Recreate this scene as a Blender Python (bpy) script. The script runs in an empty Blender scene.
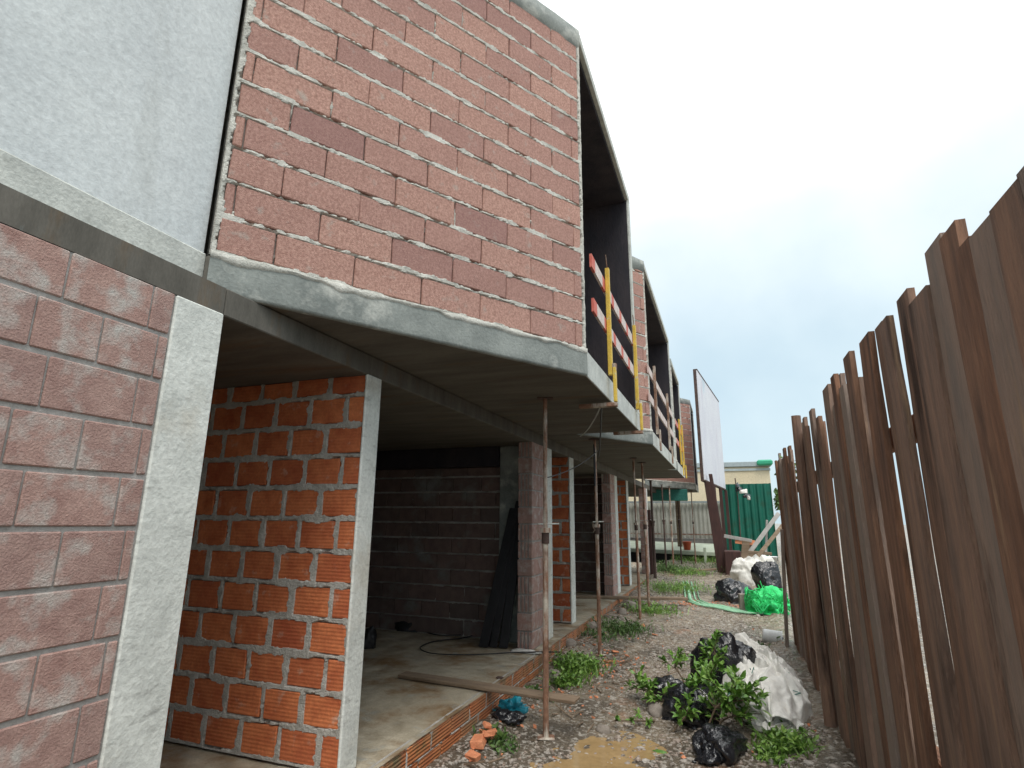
import bpy, bmesh, math, random
import numpy as np
from mathutils import Vector, Matrix, noise as mn
random.seed(7); rng = np.random.default_rng(7)
S = bpy.context.scene; COL = S.collection

# ---------------------------------------------------------------- camera solved from the photo's vanishing points
F_PX, EYE = 555.0, 1.6
def _ray(px, py): return np.array([px - 512., py - 384., F_PX])
_Y = _ray(727, 522); _Y /= np.linalg.norm(_Y)
_U = -_ray(535, 384 + F_PX * F_PX / 138.) * -1
_U = _ray(535, 384 - F_PX * F_PX / 138.); _U -= _U.dot(_Y) * _Y; _U /= np.linalg.norm(_U)
_X = np.cross(_Y, _U)
if _X[0] < 0: _X = -_X
ROT = np.array([_X, _Y, _U]); CAM = np.array([0., 0., EYE])
def atz(px, py, z): d = ROT @ _ray(px, py); return CAM + d * ((z - EYE) / d[2])
def atx(px, py, x): d = ROT @ _ray(px, py); return CAM + d * (x / d[0])
def aty(px, py, y): d = ROT @ _ray(px, py); return CAM + d * (y / d[1])
def zg(y): return -.28 + .018 * (min(y, 22) - 4)
def atg(px, py, up=0.):
    y = 6.
    for _ in range(50): P = atz(px, py, zg(y) + up); y = .5 * y + .5 * P[1]
    return P

# ---------------------------------------------------------------- noise
_T = rng.random((256, 256))
def vn(x, y, s=0):
    x = np.asarray(x) + s * 17.3; y = np.asarray(y) + s * 9.7
    xi = np.floor(x).astype(int); yi = np.floor(y).astype(int); fx = x - xi; fy = y - yi
    fx = fx * fx * (3 - 2 * fx); fy = fy * fy * (3 - 2 * fy)
    a = _T[xi % 256, yi % 256]; b = _T[(xi + 1) % 256, yi % 256]; c = _T[xi % 256, (yi + 1) % 256]; d = _T[(xi + 1) % 256, (yi + 1) % 256]
    return (a * (1 - fx) + b * fx) * (1 - fy) + (c * (1 - fx) + d * fx) * fy - .5
def fbm(x, y, s=0, o=4):
    r = 0; a = 1.
    for k in range(o): r = r + a * vn(x * 2 ** k, y * 2 ** k, s + k * 3.1); a *= .5
    return r

# ---------------------------------------------------------------- materials
def L(c): return tuple(c) + (1.,)
def mat(name, c1, c2, scale=4., rough=.85, bump=.3, bscale=60., stretch=(1, 1, 1), tint=None, stain=None, metal=0., spec=.5,
        grooves=None, rough2=None, stain2=None, bdist=.01, contrast=(.3, .7)):
    m = bpy.data.materials.new(name); m.use_nodes = True; nt = m.node_tree; N = nt.nodes; K = nt.links; N.clear()
    out = N.new('ShaderNodeOutputMaterial'); b = N.new('ShaderNodeBsdfPrincipled'); K.new(b.outputs[0], out.inputs[0])
    tc = N.new('ShaderNodeTexCoord'); mp = N.new('ShaderNodeMapping'); mp.inputs['Scale'].default_value = stretch
    K.new(tc.outputs['Object'], mp.inputs[0])
    def nz(sc, det=6, vec=None, r=.6):
        n = N.new('ShaderNodeTexNoise'); n.inputs['Scale'].default_value = sc; n.inputs['Detail'].default_value = det
        n.inputs['Roughness'].default_value = r; K.new(vec or mp.outputs[0], n.inputs['Vector']); return n.outputs[0]
    def ramp(fac, a, bb, p0, p1):
        r = N.new('ShaderNodeValToRGB'); r.color_ramp.elements[0].position = p0; r.color_ramp.elements[1].position = p1
        r.color_ramp.elements[0].color = L(a); r.color_ramp.elements[1].color = L(bb); K.new(fac, r.inputs[0]); return r.outputs[0]
    def mix(fac, a, bb, kind='MIX'):
        x = N.new('ShaderNodeMix'); x.data_type = 'RGBA'; x.blend_type = kind
        if isinstance(fac, float): x.inputs[0].default_value = fac
        else: K.new(fac, x.inputs[0])
        for v, i in ((a, 6), (bb, 7)):
            if isinstance(v, tuple): x.inputs[i].default_value = L(v)
            else: K.new(v, x.inputs[i])
        return x.outputs[2]
    base = ramp(nz(scale), c1, c2, *contrast)
    if tint:
        at = N.new('ShaderNodeAttribute'); at.attribute_name = 'tint'
        base = mix(ramp(at.outputs['Fac'], (0, 0, 0), (1, 1, 1), .0, 1.), base, mix(.55, base, tint))
    for st in (stain, stain2):
        if st:
            col, sc, p0, p1 = st[:4]
            vec = None
            if len(st) > 4:
                q = N.new('ShaderNodeMapping'); q.inputs['Scale'].default_value = st[4]; K.new(tc.outputs['Object'], q.inputs[0]); vec = q.outputs[0]
            base = mix(ramp(nz(sc, 8, vec), (0, 0, 0), (1, 1, 1), p0, p1), base, col)
    fine = nz(bscale, 4)
    base = mix(.35, base, ramp(fine, (.45, .45, .45), (1.3, 1.3, 1.3), .25, .75), 'MULTIPLY')
    K.new(base, b.inputs['Base Color'])
    if rough2 is None: b.inputs['Roughness'].default_value = rough
    else:
        rr = ramp(nz(scale * 1.7), (rough,) * 3, (rough2,) * 3, .38, .62); K.new(rr, b.inputs['Roughness'])
    b.inputs['Metallic'].default_value = metal; b.inputs['Specular IOR Level'].default_value = spec
    if bump:
        bp = N.new('ShaderNodeBump'); bp.inputs['Strength'].default_value = bump; bp.inputs['Distance'].default_value = bdist
        hh = fine
        if grooves:
            w = N.new('ShaderNodeTexWave'); w.bands_direction = grooves[0]; w.inputs['Scale'].default_value = grooves[1]; w.inputs['Distortion'].default_value = .4
            K.new(tc.outputs['Object'], w.inputs['Vector'])
            ad = N.new('ShaderNodeMath'); ad.operation = 'MULTIPLY_ADD'; K.new(w.outputs['Fac'], ad.inputs[0]); ad.inputs[1].default_value = grooves[2]; K.new(fine, ad.inputs[2]); hh = ad.outputs[0]
        K.new(hh, bp.inputs['Height']); K.new(bp.outputs[0], b.inputs['Normal'])
    return m

MT = dict(
 block=mat('red_concrete_block', (.37, .19, .15), (.70, .43, .35), 60, .95, 1., 190, tint=(.27, .14, .14), stain=((.50, .46, .41), 9, .60, .80), contrast=(.3, .7)),
 block_pale=mat('pale_red_block', (.36, .21, .18), (.52, .34, .29), 14, .95, .8, 120, tint=(.26, .20, .19), stain=((.55, .52, .48), 8, .5, .72)),
 block_dim=mat('shade_dimmed_block', (.14, .09, .078), (.23, .155, .135), 8, .95, .6, 90, tint=(.10, .085, .08), stain=((.22, .22, .21), 2.2, .55, .7)),  # red block colour lowered, indoor shade is put into it
 mortar=mat('grey_mortar', (.40, .40, .36), (.72, .71, .65), 7, .95, 1., 70),
 mortar_warm=mat('mortar_on_clay', (.32, .30, .265), (.56, .535, .49), 8, .95, 1., 70),
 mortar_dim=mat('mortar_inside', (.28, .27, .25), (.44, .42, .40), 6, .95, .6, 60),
 clay=mat('hollow_clay_brick', (.47, .115, .040), (.74, .24, .09), 9, .75, .55, 50, tint=(.30, .05, .022), stain=((.60, .40, .30), 8, .60, .78), grooves=('Z', 13., .5), bdist=.006),
 plinth=mat('clay_plinth_wet', (.42, .11, .035), (.64, .24, .08), 6, .6, .6, 50, tint=(.36, .20, .10), stain=((.20, .16, .09), 3.2, .46, .66), stain2=((.13, .15, .06), 5, .56, .72), grooves=('Z', 12., 1.6), bdist=.006),
 cement=mat('grey_cement_band', (.17, .19, .18), (.31, .335, .315), 3, .9, .5, 50, stain=((.50, .51, .47), 3.5, .52, .68)),
 cement_pale=mat('pale_cement', (.46, .48, .45), (.68, .70, .65), 5, .9, .5, 50, stain=((.34, .35, .32), 6, .58, .75)),
 plaster=mat('white_jamb_plaster', (.60, .62, .58), (.80, .82, .77), 4, .9, .5, 40, stain=((.46, .47, .44), 9, .56, .74, (1, 1, 3)), stain2=((.52, .47, .38), 1.3, .54, .72)),
 pale_wall=mat('pale_rendered_wall', (.60, .64, .65), (.72, .76, .76), 1.5, .9, .3, 40, stain=((.46, .48, .46), 2, .54, .76, (1, 1, .3))),
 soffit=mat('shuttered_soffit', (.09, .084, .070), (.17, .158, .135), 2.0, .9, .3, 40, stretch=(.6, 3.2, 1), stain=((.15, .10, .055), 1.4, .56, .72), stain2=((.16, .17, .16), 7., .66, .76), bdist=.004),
 beam=mat('stained_beam', (.035, .034, .030), (.075, .072, .064), 3, .9, .3, 40),
 inside_shade=mat('inside_shade_dark', (.018, .018, .026), (.050, .040, .046), 4, .85, .4, 50, stretch=(1, 1, .3)),  # near-black colour carries the shade inside the bays and below the ceiling
 floor=mat('muddy_concrete_floor', (.28, .235, .165), (.60, .54, .42), 3.2, .75, .5, 60, rough2=.35, stain=((.24, .155, .08), 1.7, .46, .62), stain2=((.36, .36, .32), 5, .56, .7)),
 ground=mat('wet_stony_mud', (.12, .09, .058), (.40, .325, .235), 3.2, .5, 1., 45, rough2=.12, stain=((.50, .46, .40), 22, .52, .60), stain2=((.42, .19, .10), 1.3, .62, .76), tint=(.035, .028, .02), bdist=.03),
 gravel=mat('wet_gravel', (.26, .23, .20), (.58, .54, .48), 9, .45, .6, 60, tint=(.24, .14, .09)),
 water=mat('ochre_puddle_water', (.36, .24, .11), (.46, .32, .16), 3, .06, .0, 20),
 rust=mat('rusty_steel', (.15, .075, .045), (.36, .20, .13), 18, .75, .5, 90, stain=((.60, .55, .47), 7, .48, .60, (1, 1, .3))),
 rust_dark=mat('dark_rusty_steel', (.045, .03, .026), (.12, .07, .055), 12, .8, .4, 90),
 yellow=mat('yellow_painted_steel', (.62, .40, .045), (.78, .55, .09), 12, .55, .3, 70, stain=((.62, .56, .38), 14, .58, .7), stain2=((.25, .12, .05), 16, .66, .74)),
 board_white=mat('faded_white_board', (.60, .50, .46), (.78, .70, .66), 9, .8, .3, 70),
 board_red=mat('faded_red_stripe', (.60, .10, .07), (.72, .24, .19), 10, .8, .3, 70),
 board_pink=mat('faded_pink_board', (.55, .40, .36), (.72, .58, .54), 6, .8, .3, 70),
 plank=mat('muddy_plank', (.16, .11, .07), (.30, .22, .15), 5, .8, .4, 60, stretch=(.4, 4, 4)),
 timber=mat('brown_fence_board', (.10, .045, .026), (.34, .17, .095), 6, .9, 1., 50, stretch=(2.5, 2.5, .28), tint=(.42, .39, .35), stain2=((.42, .28, .17), 3.1, .60, .72, (3, 3, .25)), stain=((.06, .035, .025), 2.2, .56, .68, (2, 2, .3))),
 blackbag=mat('black_plastic', (.010, .011, .014), (.022, .023, .028), 8, .2, .7, 11, bdist=.035, spec=.8),
 whitebag=mat('white_woven_plastic', (.70, .68, .62), (.86, .85, .80), 3, .55, .4, 30, stain=((.60, .52, .40), 3.2, .62, .8), bdist=.015),
 cloth=mat('cream_tarp', (.84, .82, .76), (.92, .91, .87), 2.5, .6, .4, 26, stain=((.66, .57, .42), 2.4, .60, .78), bdist=.02),
 greennet=mat('bright_green_mesh', (.015, .55, .12), (.05, .82, .26), 18, .5, .7, 60, bdist=.02),
 paleband=mat('pale_green_strip', (.25, .55, .34), (.45, .75, .52), 12, .5, .3, 40),
 leaf=mat('green_leaf', (.05, .15, .02), (.14, .31, .045), 30, .4, .2, 60, tint=(.38, .55, .12)),
 darkleaf=mat('dark_leaf', (.03, .08, .018), (.075, .16, .035), 20, .5, .2, 60, tint=(.16, .25, .06)),
 stem=mat('brown_stem', (.09, .06, .035), (.18, .13, .08), 14, .8, .3, 70),
 greenmetal=mat('green_corrugated_steel', (.004, .105, .070), (.010, .145, .10), 1.6, .5, .15, 30, metal=.1, stain=((.02, .09, .055), 3, .56, .7)),
 greymetal=mat('pale_corrugated_steel', (.46, .46, .41), (.60, .60, .54), 1.5, .55, .15, 30, stain=((.40, .33, .24), 2.5, .62, .76, (3, 3, .5))),
 beige=mat('beige_render', (.60, .52, .36), (.70, .62, .45), .6, .9, .2, 14, stain=((.52, .47, .38), .5, .55, .75)),
 greytrim=mat('grey_parapet', (.30, .36, .38), (.40, .46, .47), 1, .8, .2, 10),
 greentrim=mat('green_roof_corner', (.02, .30, .16), (.04, .40, .24), 1, .6, .2, 10),
 adpanel=mat('billboard_skin', (.66, .66, .74), (.80, .82, .86), .55, .5, .1, 20, stain=((.42, .62, .74), .35, .54, .64), stain2=((.60, .55, .62), 2.2, .6, .72, (1, 1, .3))),
 post_dark=mat('dark_red_post', (.035, .016, .014), (.085, .036, .030), 6, .8, .4, 50, stretch=(3, 3, .4)),
 black=mat('black_rubber', (.010, .010, .012), (.022, .022, .026), 8, .5, .2, 50),
 blue=mat('blue_plastic_scrap', (.01, .24, .34), (.03, .38, .50), 14, .4, .5, 30, bdist=.02),
 orange=mat('broken_clay', (.62, .20, .09), (.78, .34, .18), 10, .8, .6, 60),
 stone=mat('grey_block', (.22, .19, .16), (.34, .30, .26), 10, .9, .6, 60),
 red=mat('red_bucket', (.55, .08, .03), (.68, .14, .06), 8, .5, .1, 40),
 whiteplastic=mat('white_bucket', (.66, .68, .68), (.80, .82, .82), 6, .4, .1, 40),
 concrete_ledge=mat('pale_green_concrete', (.44, .50, .38), (.60, .66, .54), 3, .9, .3, 40),
 teal=mat('teal_netting', (.02, .16, .13), (.05, .26, .21), 16, .6, .4, 50),
)

# ---------------------------------------------------------------- mesh builder
class MB:
    def __init__(s): s.v = []; s.f = []; s.m = []; s.t = []; s.n = 0; s.mats = []
    def mi(s, m):
        if m not in s.mats: s.mats.append(m)
        return s.mats.index(m)
    def add(s, V, Fc, m, tint=0.):
        V = np.asarray(V, float); s.v.append(V); k = s.n; i = s.mi(m)
        for f in Fc: s.f.append([a + k for a in f]); s.m.append(i)
        t = np.full(len(V), tint) if np.isscalar(tint) else np.asarray(tint); s.t.append(t); s.n += len(V)
    def box(s, o, u, v, w, m, tint=0., bev=.0, jit=0.):
        "o = corner, u v w = edge vectors"
        o, u, v, w = [np.asarray(q, float) for q in (o, u, v, w)]
        if bev <= 0:
            P = [o + a * u + b * v + c * w for c in (0, 1) for b in (0, 1) for a in (0, 1)]
            if jit: P = [p + rng.uniform(-jit, jit, 3) for p in P]
            s.add(P, [(0, 2, 3, 1), (4, 5, 7, 6), (0, 1, 5, 4), (1, 3, 7, 5), (3, 2, 6, 7), (2, 0, 4, 6)], m, tint); return
        lu, lv, lw = [np.linalg.norm(q) for q in (u, v, w)]; b = min(bev, lu * .3, lv * .3, lw * .3)
        eu, ev, ew = u / lu * b, v / lv * b, w / lw * b
        P = []; idx = {}
        J = {(a, bb, c): rng.uniform(-jit, jit, 3) if jit else np.zeros(3) for a in (0, 1) for bb in (0, 1) for c in (0, 1)}
        for a in (0, 1):
            for bb in (0, 1):
                for c in (0, 1):
                    q = o + a * u + bb * v + c * w + J[(a, bb, c)]; sa, sb, sc = (1 - 2 * a), (1 - 2 * bb), (1 - 2 * c)
                    idx[(a, bb, c, 0)] = len(P); P.append(q + sb * ev + sc * ew)
                    idx[(a, bb, c, 1)] = len(P); P.append(q + sa * eu + sc * ew)
                    idx[(a, bb, c, 2)] = len(P); P.append(q + sa * eu + sb * ev)
        I = idx; Fc = []
        for a in (0, 1):
            f = [I[(a, 0, 0, 0)], I[(a, 1, 0, 0)], I[(a, 1, 1, 0)], I[(a, 0, 1, 0)]]; Fc.append(f if a else f[::-1])
            f = [I[(0, a, 0, 1)], I[(0, a, 1, 1)], I[(1, a, 1, 1)], I[(1, a, 0, 1)]]; Fc.append(f if a else f[::-1])
            f = [I[(0, 0, a, 2)], I[(1, 0, a, 2)], I[(1, 1, a, 2)], I[(0, 1, a, 2)]]; Fc.append(f if a else f[::-1])
        for a in (0, 1):
            for c in (0, 1):
                Fc.append([I[(a, c, 0, 0)], I[(a, c, 1, 0)], I[(a, c, 1, 1)], I[(a, c, 0, 1)]])
                Fc.append([I[(a, 0, c, 0)], I[(a, 1, c, 0)], I[(a, 1, c, 2)], I[(a, 0, c, 2)]])
                Fc.append([I[(0, a, c, 1)], I[(1, a, c, 1)], I[(1, a, c, 2)], I[(0, a, c, 2)]])
                for bb in (0, 1): Fc.append([I[(a, bb, c, 0)], I[(a, bb, c, 1)], I[(a, bb, c, 2)]])
        s.add(P, Fc, m, tint)
    def ax(s, x0, x1, y0, y1, z0, z1, m, bev=0., tint=0., jit=0.):
        s.box((x0, y0, z0), (x1 - x0, 0, 0), (0, y1 - y0, 0), (0, 0, z1 - z0), m, tint, bev, jit)
    def tube(s, pts, r, m, n=8, tint=0., cap=True):
        pts = [np.asarray(p, float) for p in pts]; rs = r if hasattr(r, '__len__') else [r] * len(pts)
        V = []; up = np.array([0.13, .21, .97])
        for i, p in enumerate(pts):
            d = pts[min(i + 1, len(pts) - 1)] - pts[max(i - 1, 0)]; d = d / (np.linalg.norm(d) + 1e-9)
            a = np.cross(d, up); 
            if np.linalg.norm(a) < .1: a = np.cross(d, (1, 0, 0))
            a /= np.linalg.norm(a); b = np.cross(d, a)
            for k in range(n):
                t = 2 * math.pi * k / n; V.append(p + rs[i] * (math.cos(t) * a + math.sin(t) * b))
        Fc = []
        for i in range(len(pts) - 1):
            for k in range(n): Fc.append((i * n + k, i * n + (k + 1) % n, (i + 1) * n + (k + 1) % n, (i + 1) * n + k))
        if cap: Fc.append(list(range(n))[::-1]); Fc.append([(len(pts) - 1) * n + k for k in range(n)])
        s.add(V, Fc, m, tint)
    def prism(s, poly, z0, z1, m):
        n = len(poly); V = [(x, y, z0) for x, y in poly] + [(x, y, z1) for x, y in poly]
        s.add(V, [list(range(n))[::-1], [n + i for i in range(n)]] + [(i, (i + 1) % n, n + (i + 1) % n, n + i) for i in range(n)], m)
    def grid(s, P, m, tint=0.):
        "P: array (a, b, 3)"
        a, b = P.shape[:2]; k = np.arange(a * b).reshape(a, b)
        q = np.stack([k[:-1, :-1], k[1:, :-1], k[1:, 1:], k[:-1, 1:]], -1).reshape(-1, 4)
        s.add(P.reshape(-1, 3), q.tolist(), m, tint if np.isscalar(tint) else np.asarray(tint).reshape(-1))
    def build(s, name, parent=None, smooth=False, fix=True):
        V = np.concatenate(s.v); org = np.array(parent_loc(parent)) if parent else np.zeros(3)
        me = bpy.data.meshes.new(name); me.from_pydata((V - org).tolist(), [], s.f)
        for m in s.mats: me.materials.append(MT[m])
        me.polygons.foreach_set('material_index', s.m)
        at = me.attributes.new('tint', 'FLOAT', 'POINT'); at.data.foreach_set('value', np.concatenate(s.t).astype(np.float32))
        if fix:
            bm = bmesh.new(); bm.from_mesh(me); bmesh.ops.recalc_face_normals(bm, faces=bm.faces); bm.to_mesh(me); bm.free()
        if smooth: me.polygons.foreach_set('use_smooth', [True] * len(me.polygons))
        me.update()
        o = bpy.data.objects.new(name, me); COL.objects.link(o)
        if parent: o.parent = parent
        return o
_LOC = {}
def parent_loc(p):
    v = Vector((0, 0, 0))
    while p is not None: v += Vector(_LOC.get(p.name, (0, 0, 0))); p = p.parent
    return v
def thing(name, label, cat, loc, group=None):
    o = bpy.data.objects.new(name, None); COL.objects.link(o); o.location = loc; _LOC[o.name] = tuple(loc); o.empty_display_size = .2
    o['label'] = label; o['category'] = cat
    if group: o['group'] = group
    return o
def recenter(o):
    me = o.data; V = np.empty(len(me.vertices) * 3); me.vertices.foreach_get('co', V); V = V.reshape(-1, 3)
    c = np.array([V[:, 0].mean(), V[:, 1].mean(), V[:, 2].min()]); me.vertices.foreach_set('co', (V - c).ravel()); o.location = c; me.update()
def tag(o, label, cat, group=None, rc=True):
    o['label'] = label; o['category'] = cat
    if group: o['group'] = group
    if rc: recenter(o)
    return o
def struct(o): o['kind'] = 'structure'; return o
def copy_thing(o, loc, label, rz=0.):
    r = o.copy(); COL.objects.link(r); r.location = loc; r.rotation_euler.z = rz; r['label'] = label
    for ch in o.children:
        c = ch.copy(); COL.objects.link(c); c.parent = r
        for g in ch.children:
            d = g.copy(); COL.objects.link(d); d.parent = c
    return r

def masonry(b, o, u, n, W, H, BL, BH, jh, jv, brick, mortar, off=0., res=.012, thick=.12, smear=.006, dry=False, z0=0., edge=0., dark=.25, seed=0, core=True):
    """o: lower left corner of the face, u: along, n: outward normal, bricks proud of an irregular mortar bed"""
    o, u, n = [np.asarray(q, float) for q in (o, u, n)]; up = np.array([0, 0, 1.]); rows = int(math.ceil(H / BH)); R = np.random.default_rng(seed + 5)
    for r in range(rows):
        za = r * BH + jh / 2; zb = min((r + 1) * BH - jh / 2, H)
        if zb - za < .03: continue
        st = off + (BL / 2 if r % 2 else 0) - 2 * BL
        while st < W:
            a = max(st + jv / 2, edge) + R.uniform(-.003, .003); c = min(st + BL - jv / 2, W - edge) + R.uniform(-.003, .003)
            if c - a > .03:
                pr = R.uniform(-.004, .003); t = min(1., max(0., R.beta(1.2, 2.6) + (R.random() < dark) * .25))
                b.box(o + u * a + up * (za + R.uniform(-.002, .002)) - n * .05, u * (c - a), up * (zb - za), n * (.05 + pr), brick, t, .006, .0025)
            st += BL
    if core: b.box(o - n * thick, u * W, up * H, n * (thick - .05), mortar)
    nu = max(2, int(W / res)); nv = max(2, int(H / res))
    U, Vv = np.meshgrid(np.linspace(0, W, nu), np.linspace(0, H, nv), indexing='ij')
    rr = np.floor(Vv / BH).astype(int); dz = np.minimum(Vv - rr * BH, (rr + 1) * BH - Vv) - jh / 2
    uu = (U - off - np.where(rr % 2 == 1, BL / 2, 0)) % BL; du = np.minimum(uu, BL - uu) - jv / 2
    if edge: du = np.minimum(du, np.minimum(U, W - U) - edge)
    nz = fbm(U * 9, Vv * 9, seed, 4) * smear * 3.2 + fbm(U * 45, Vv * 45, seed + 9, 2) * smear * 1.3
    cz = np.clip(((-dz) + nz + .009) / .008, 0, 1)
    if dry:
        cu = np.clip(((-du) + nz - .002 + .03 * (fbm(U * 1.7, Vv * 2.9, seed + 30, 2) - .28)) / .008, 0, 1)
        if edge: cu = np.maximum(cu, np.clip((edge - np.minimum(U, W - U) + nz * 1.5 + .004) / .008, 0, 1))
    else: cu = np.clip(((-du) + nz + .009) / .008, 0, 1)
    c = np.maximum(cz, cu)
    hgt = -.028 + c * (.031 + .006 * fbm(U * 25, Vv * 25, seed + 4, 3))
    P = o + U[..., None] * u + Vv[..., None] * up + hgt[..., None] * n
    b.grid(P, mortar)

# ================================================================ SETTING
def clustered(segs):
    out = []
    for a, b_, s_ in segs: out += list(np.arange(a, b_, s_))
    return np.array(out + [segs[-1][1]])
xs = clustered([(-400, -20, 40), (-20, -2.6, 2), (-2.6, 1.3, .03), (1.3, 3, .2), (3, 20, 2), (20, 400, 40)])
ys = clustered([(-200, -5, 30), (-5, 3.5, .25), (3.5, 12, .032), (12, 24, .09), (24, 60, 3), (60, 900, 60)])
GX, GY = np.meshgrid(xs, ys, indexing='ij')
def gz(x, y, fine=True):
    z = -.28 + .018 * (np.clip(y, 0, 22) - 4)
    near = np.clip((4.5 - np.abs(x)) / 1.5, 0, 1) * np.clip((30 - y) / 6, 0, 1)
    z = z + near * (.05 * fbm(x * 1.1, y * .8, 2, 3) + (.022 * fbm(x * 6, y * 6, 5, 3) + .012 * fbm(x * 26, y * 26, 8, 2) if fine else 0))
    # puddle hollow and bank against the plinth / fence
    pud = np.exp(-(((x + 1.22) / .42) ** 2 + ((y - 5.35) / .40) ** 2)) + .8 * np.exp(-(((x + 1.0) / .40) ** 2 + ((y - 4.85) / .22) ** 2))
    z = z - .035 * pud + near * .05 * np.exp(-((x + 2.15) / .22) ** 2) + near * .06 * np.exp(-((x - .75) / .2) ** 2)
    return z
GZ = gz(GX, GY); inside = (GX < -2.45); GZ = np.where(inside, -.6, GZ)
b = MB(); b.grid(np.stack([GX, GY, GZ], -1), 'ground', np.clip((fbm(GX * 1.3, GY * .8, 70, 4) + .10 - .25 * (GY > 16)) * 3.2, 0, 1)); g = b.build('ground', smooth=True, fix=False); struct(g)
# puddle
a_ = np.linspace(0, 2 * math.pi, 60, endpoint=False)
b = MB(); V = [(-1.15, 5.15, -.289)] + [(-1.15 + (.62 + .06 * math.sin(3 * t)) * math.cos(t), 5.12 + (.62 + .05 * math.cos(5 * t)) * math.sin(t), -.289) for t in a_]
b.add(V, [(0, i + 1, (i + 1) % 60 + 1) for i in range(60)], 'water'); pd = b.build('puddle', fix=False); struct(pd)

# gravel: countless pebbles, one object
ico = bmesh.new(); bmesh.ops.create_icosphere(ico, subdivisions=1, radius=1.)
IV = np.array([v.co[:] for v in ico.verts]); IF = [[v.index for v in f.verts] for f in ico.faces]; ico.free()
b = MB()
for k in range(9500):
    y = 3.8 + 14 * rng.random() ** 1.6; x = rng.uniform(-2.2, .7)
    dens = fbm(x * 1.3, y * .9, 40, 3) + .25 * (x > -1.2)
    if dens < -.02: continue
    r = rng.uniform(.006, .022) * (1 if rng.random() > .06 else 2.1); z = float(gz(np.array(x), np.array(y)))
    sc = np.array([1, rng.uniform(.6, 1.), rng.uniform(.35, .7)]) * r; a = rng.uniform(0, 6.28); c_, s_ = math.cos(a), math.sin(a)
    V = IV * (1 + rng.uniform(-.22, .22, (len(IV), 1))) * sc; V = V @ np.array([[c_, s_, 0], [-s_, c_, 0], [0, 0, 1]]) + (x, y, z + r * .15)
    b.add(V, IF, 'gravel', rng.random())
gv = b.build('gravel', fix=False)
b = MB()
for k in range(900):
    m_ = rng.random()
    if m_ < .45: x, y = rng.normal(-.35, .6), rng.normal(13.3, .25)
    elif m_ < .65: x, y = rng.normal(-1.5, .2), rng.normal(7.6, .8)
    elif m_ < .85: x, y = rng.normal(-2.0, .12), rng.uniform(4.2, 14)
    else: x, y = rng.uniform(-2.2, .7), rng.uniform(4.5, 14)
    if not -2.25 < x < .72: continue
    r = rng.uniform(.010, .032); z = float(gz(np.array(x), np.array(y))); a = rng.uniform(0, 6.28); u = np.array([math.cos(a), math.sin(a), rng.uniform(-.3, .3)]); v = np.array([-math.sin(a), math.cos(a), rng.uniform(-.3, .3)])
    if rng.random() < .25 and m_ > .45: b.box((x, y, z), u * rng.uniform(.08, .26), v * .010, (0, 0, .008), 'plank', 0, 0, .002)
    else: b.box((x, y, z), u * r, v * r * .8, (0, 0, r * .5), 'orange' if rng.random() < .7 else 'stone', 0, 0, r * .18)
ch = b.build('rubble', fix=False); ch['kind'] = 'stuff'; ch['label'] = 'small brick chips and wood splinters strewn on the path'; gv['kind'] = 'stuff'; gv['label'] = 'loose wet stones scattered over the muddy path'

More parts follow.
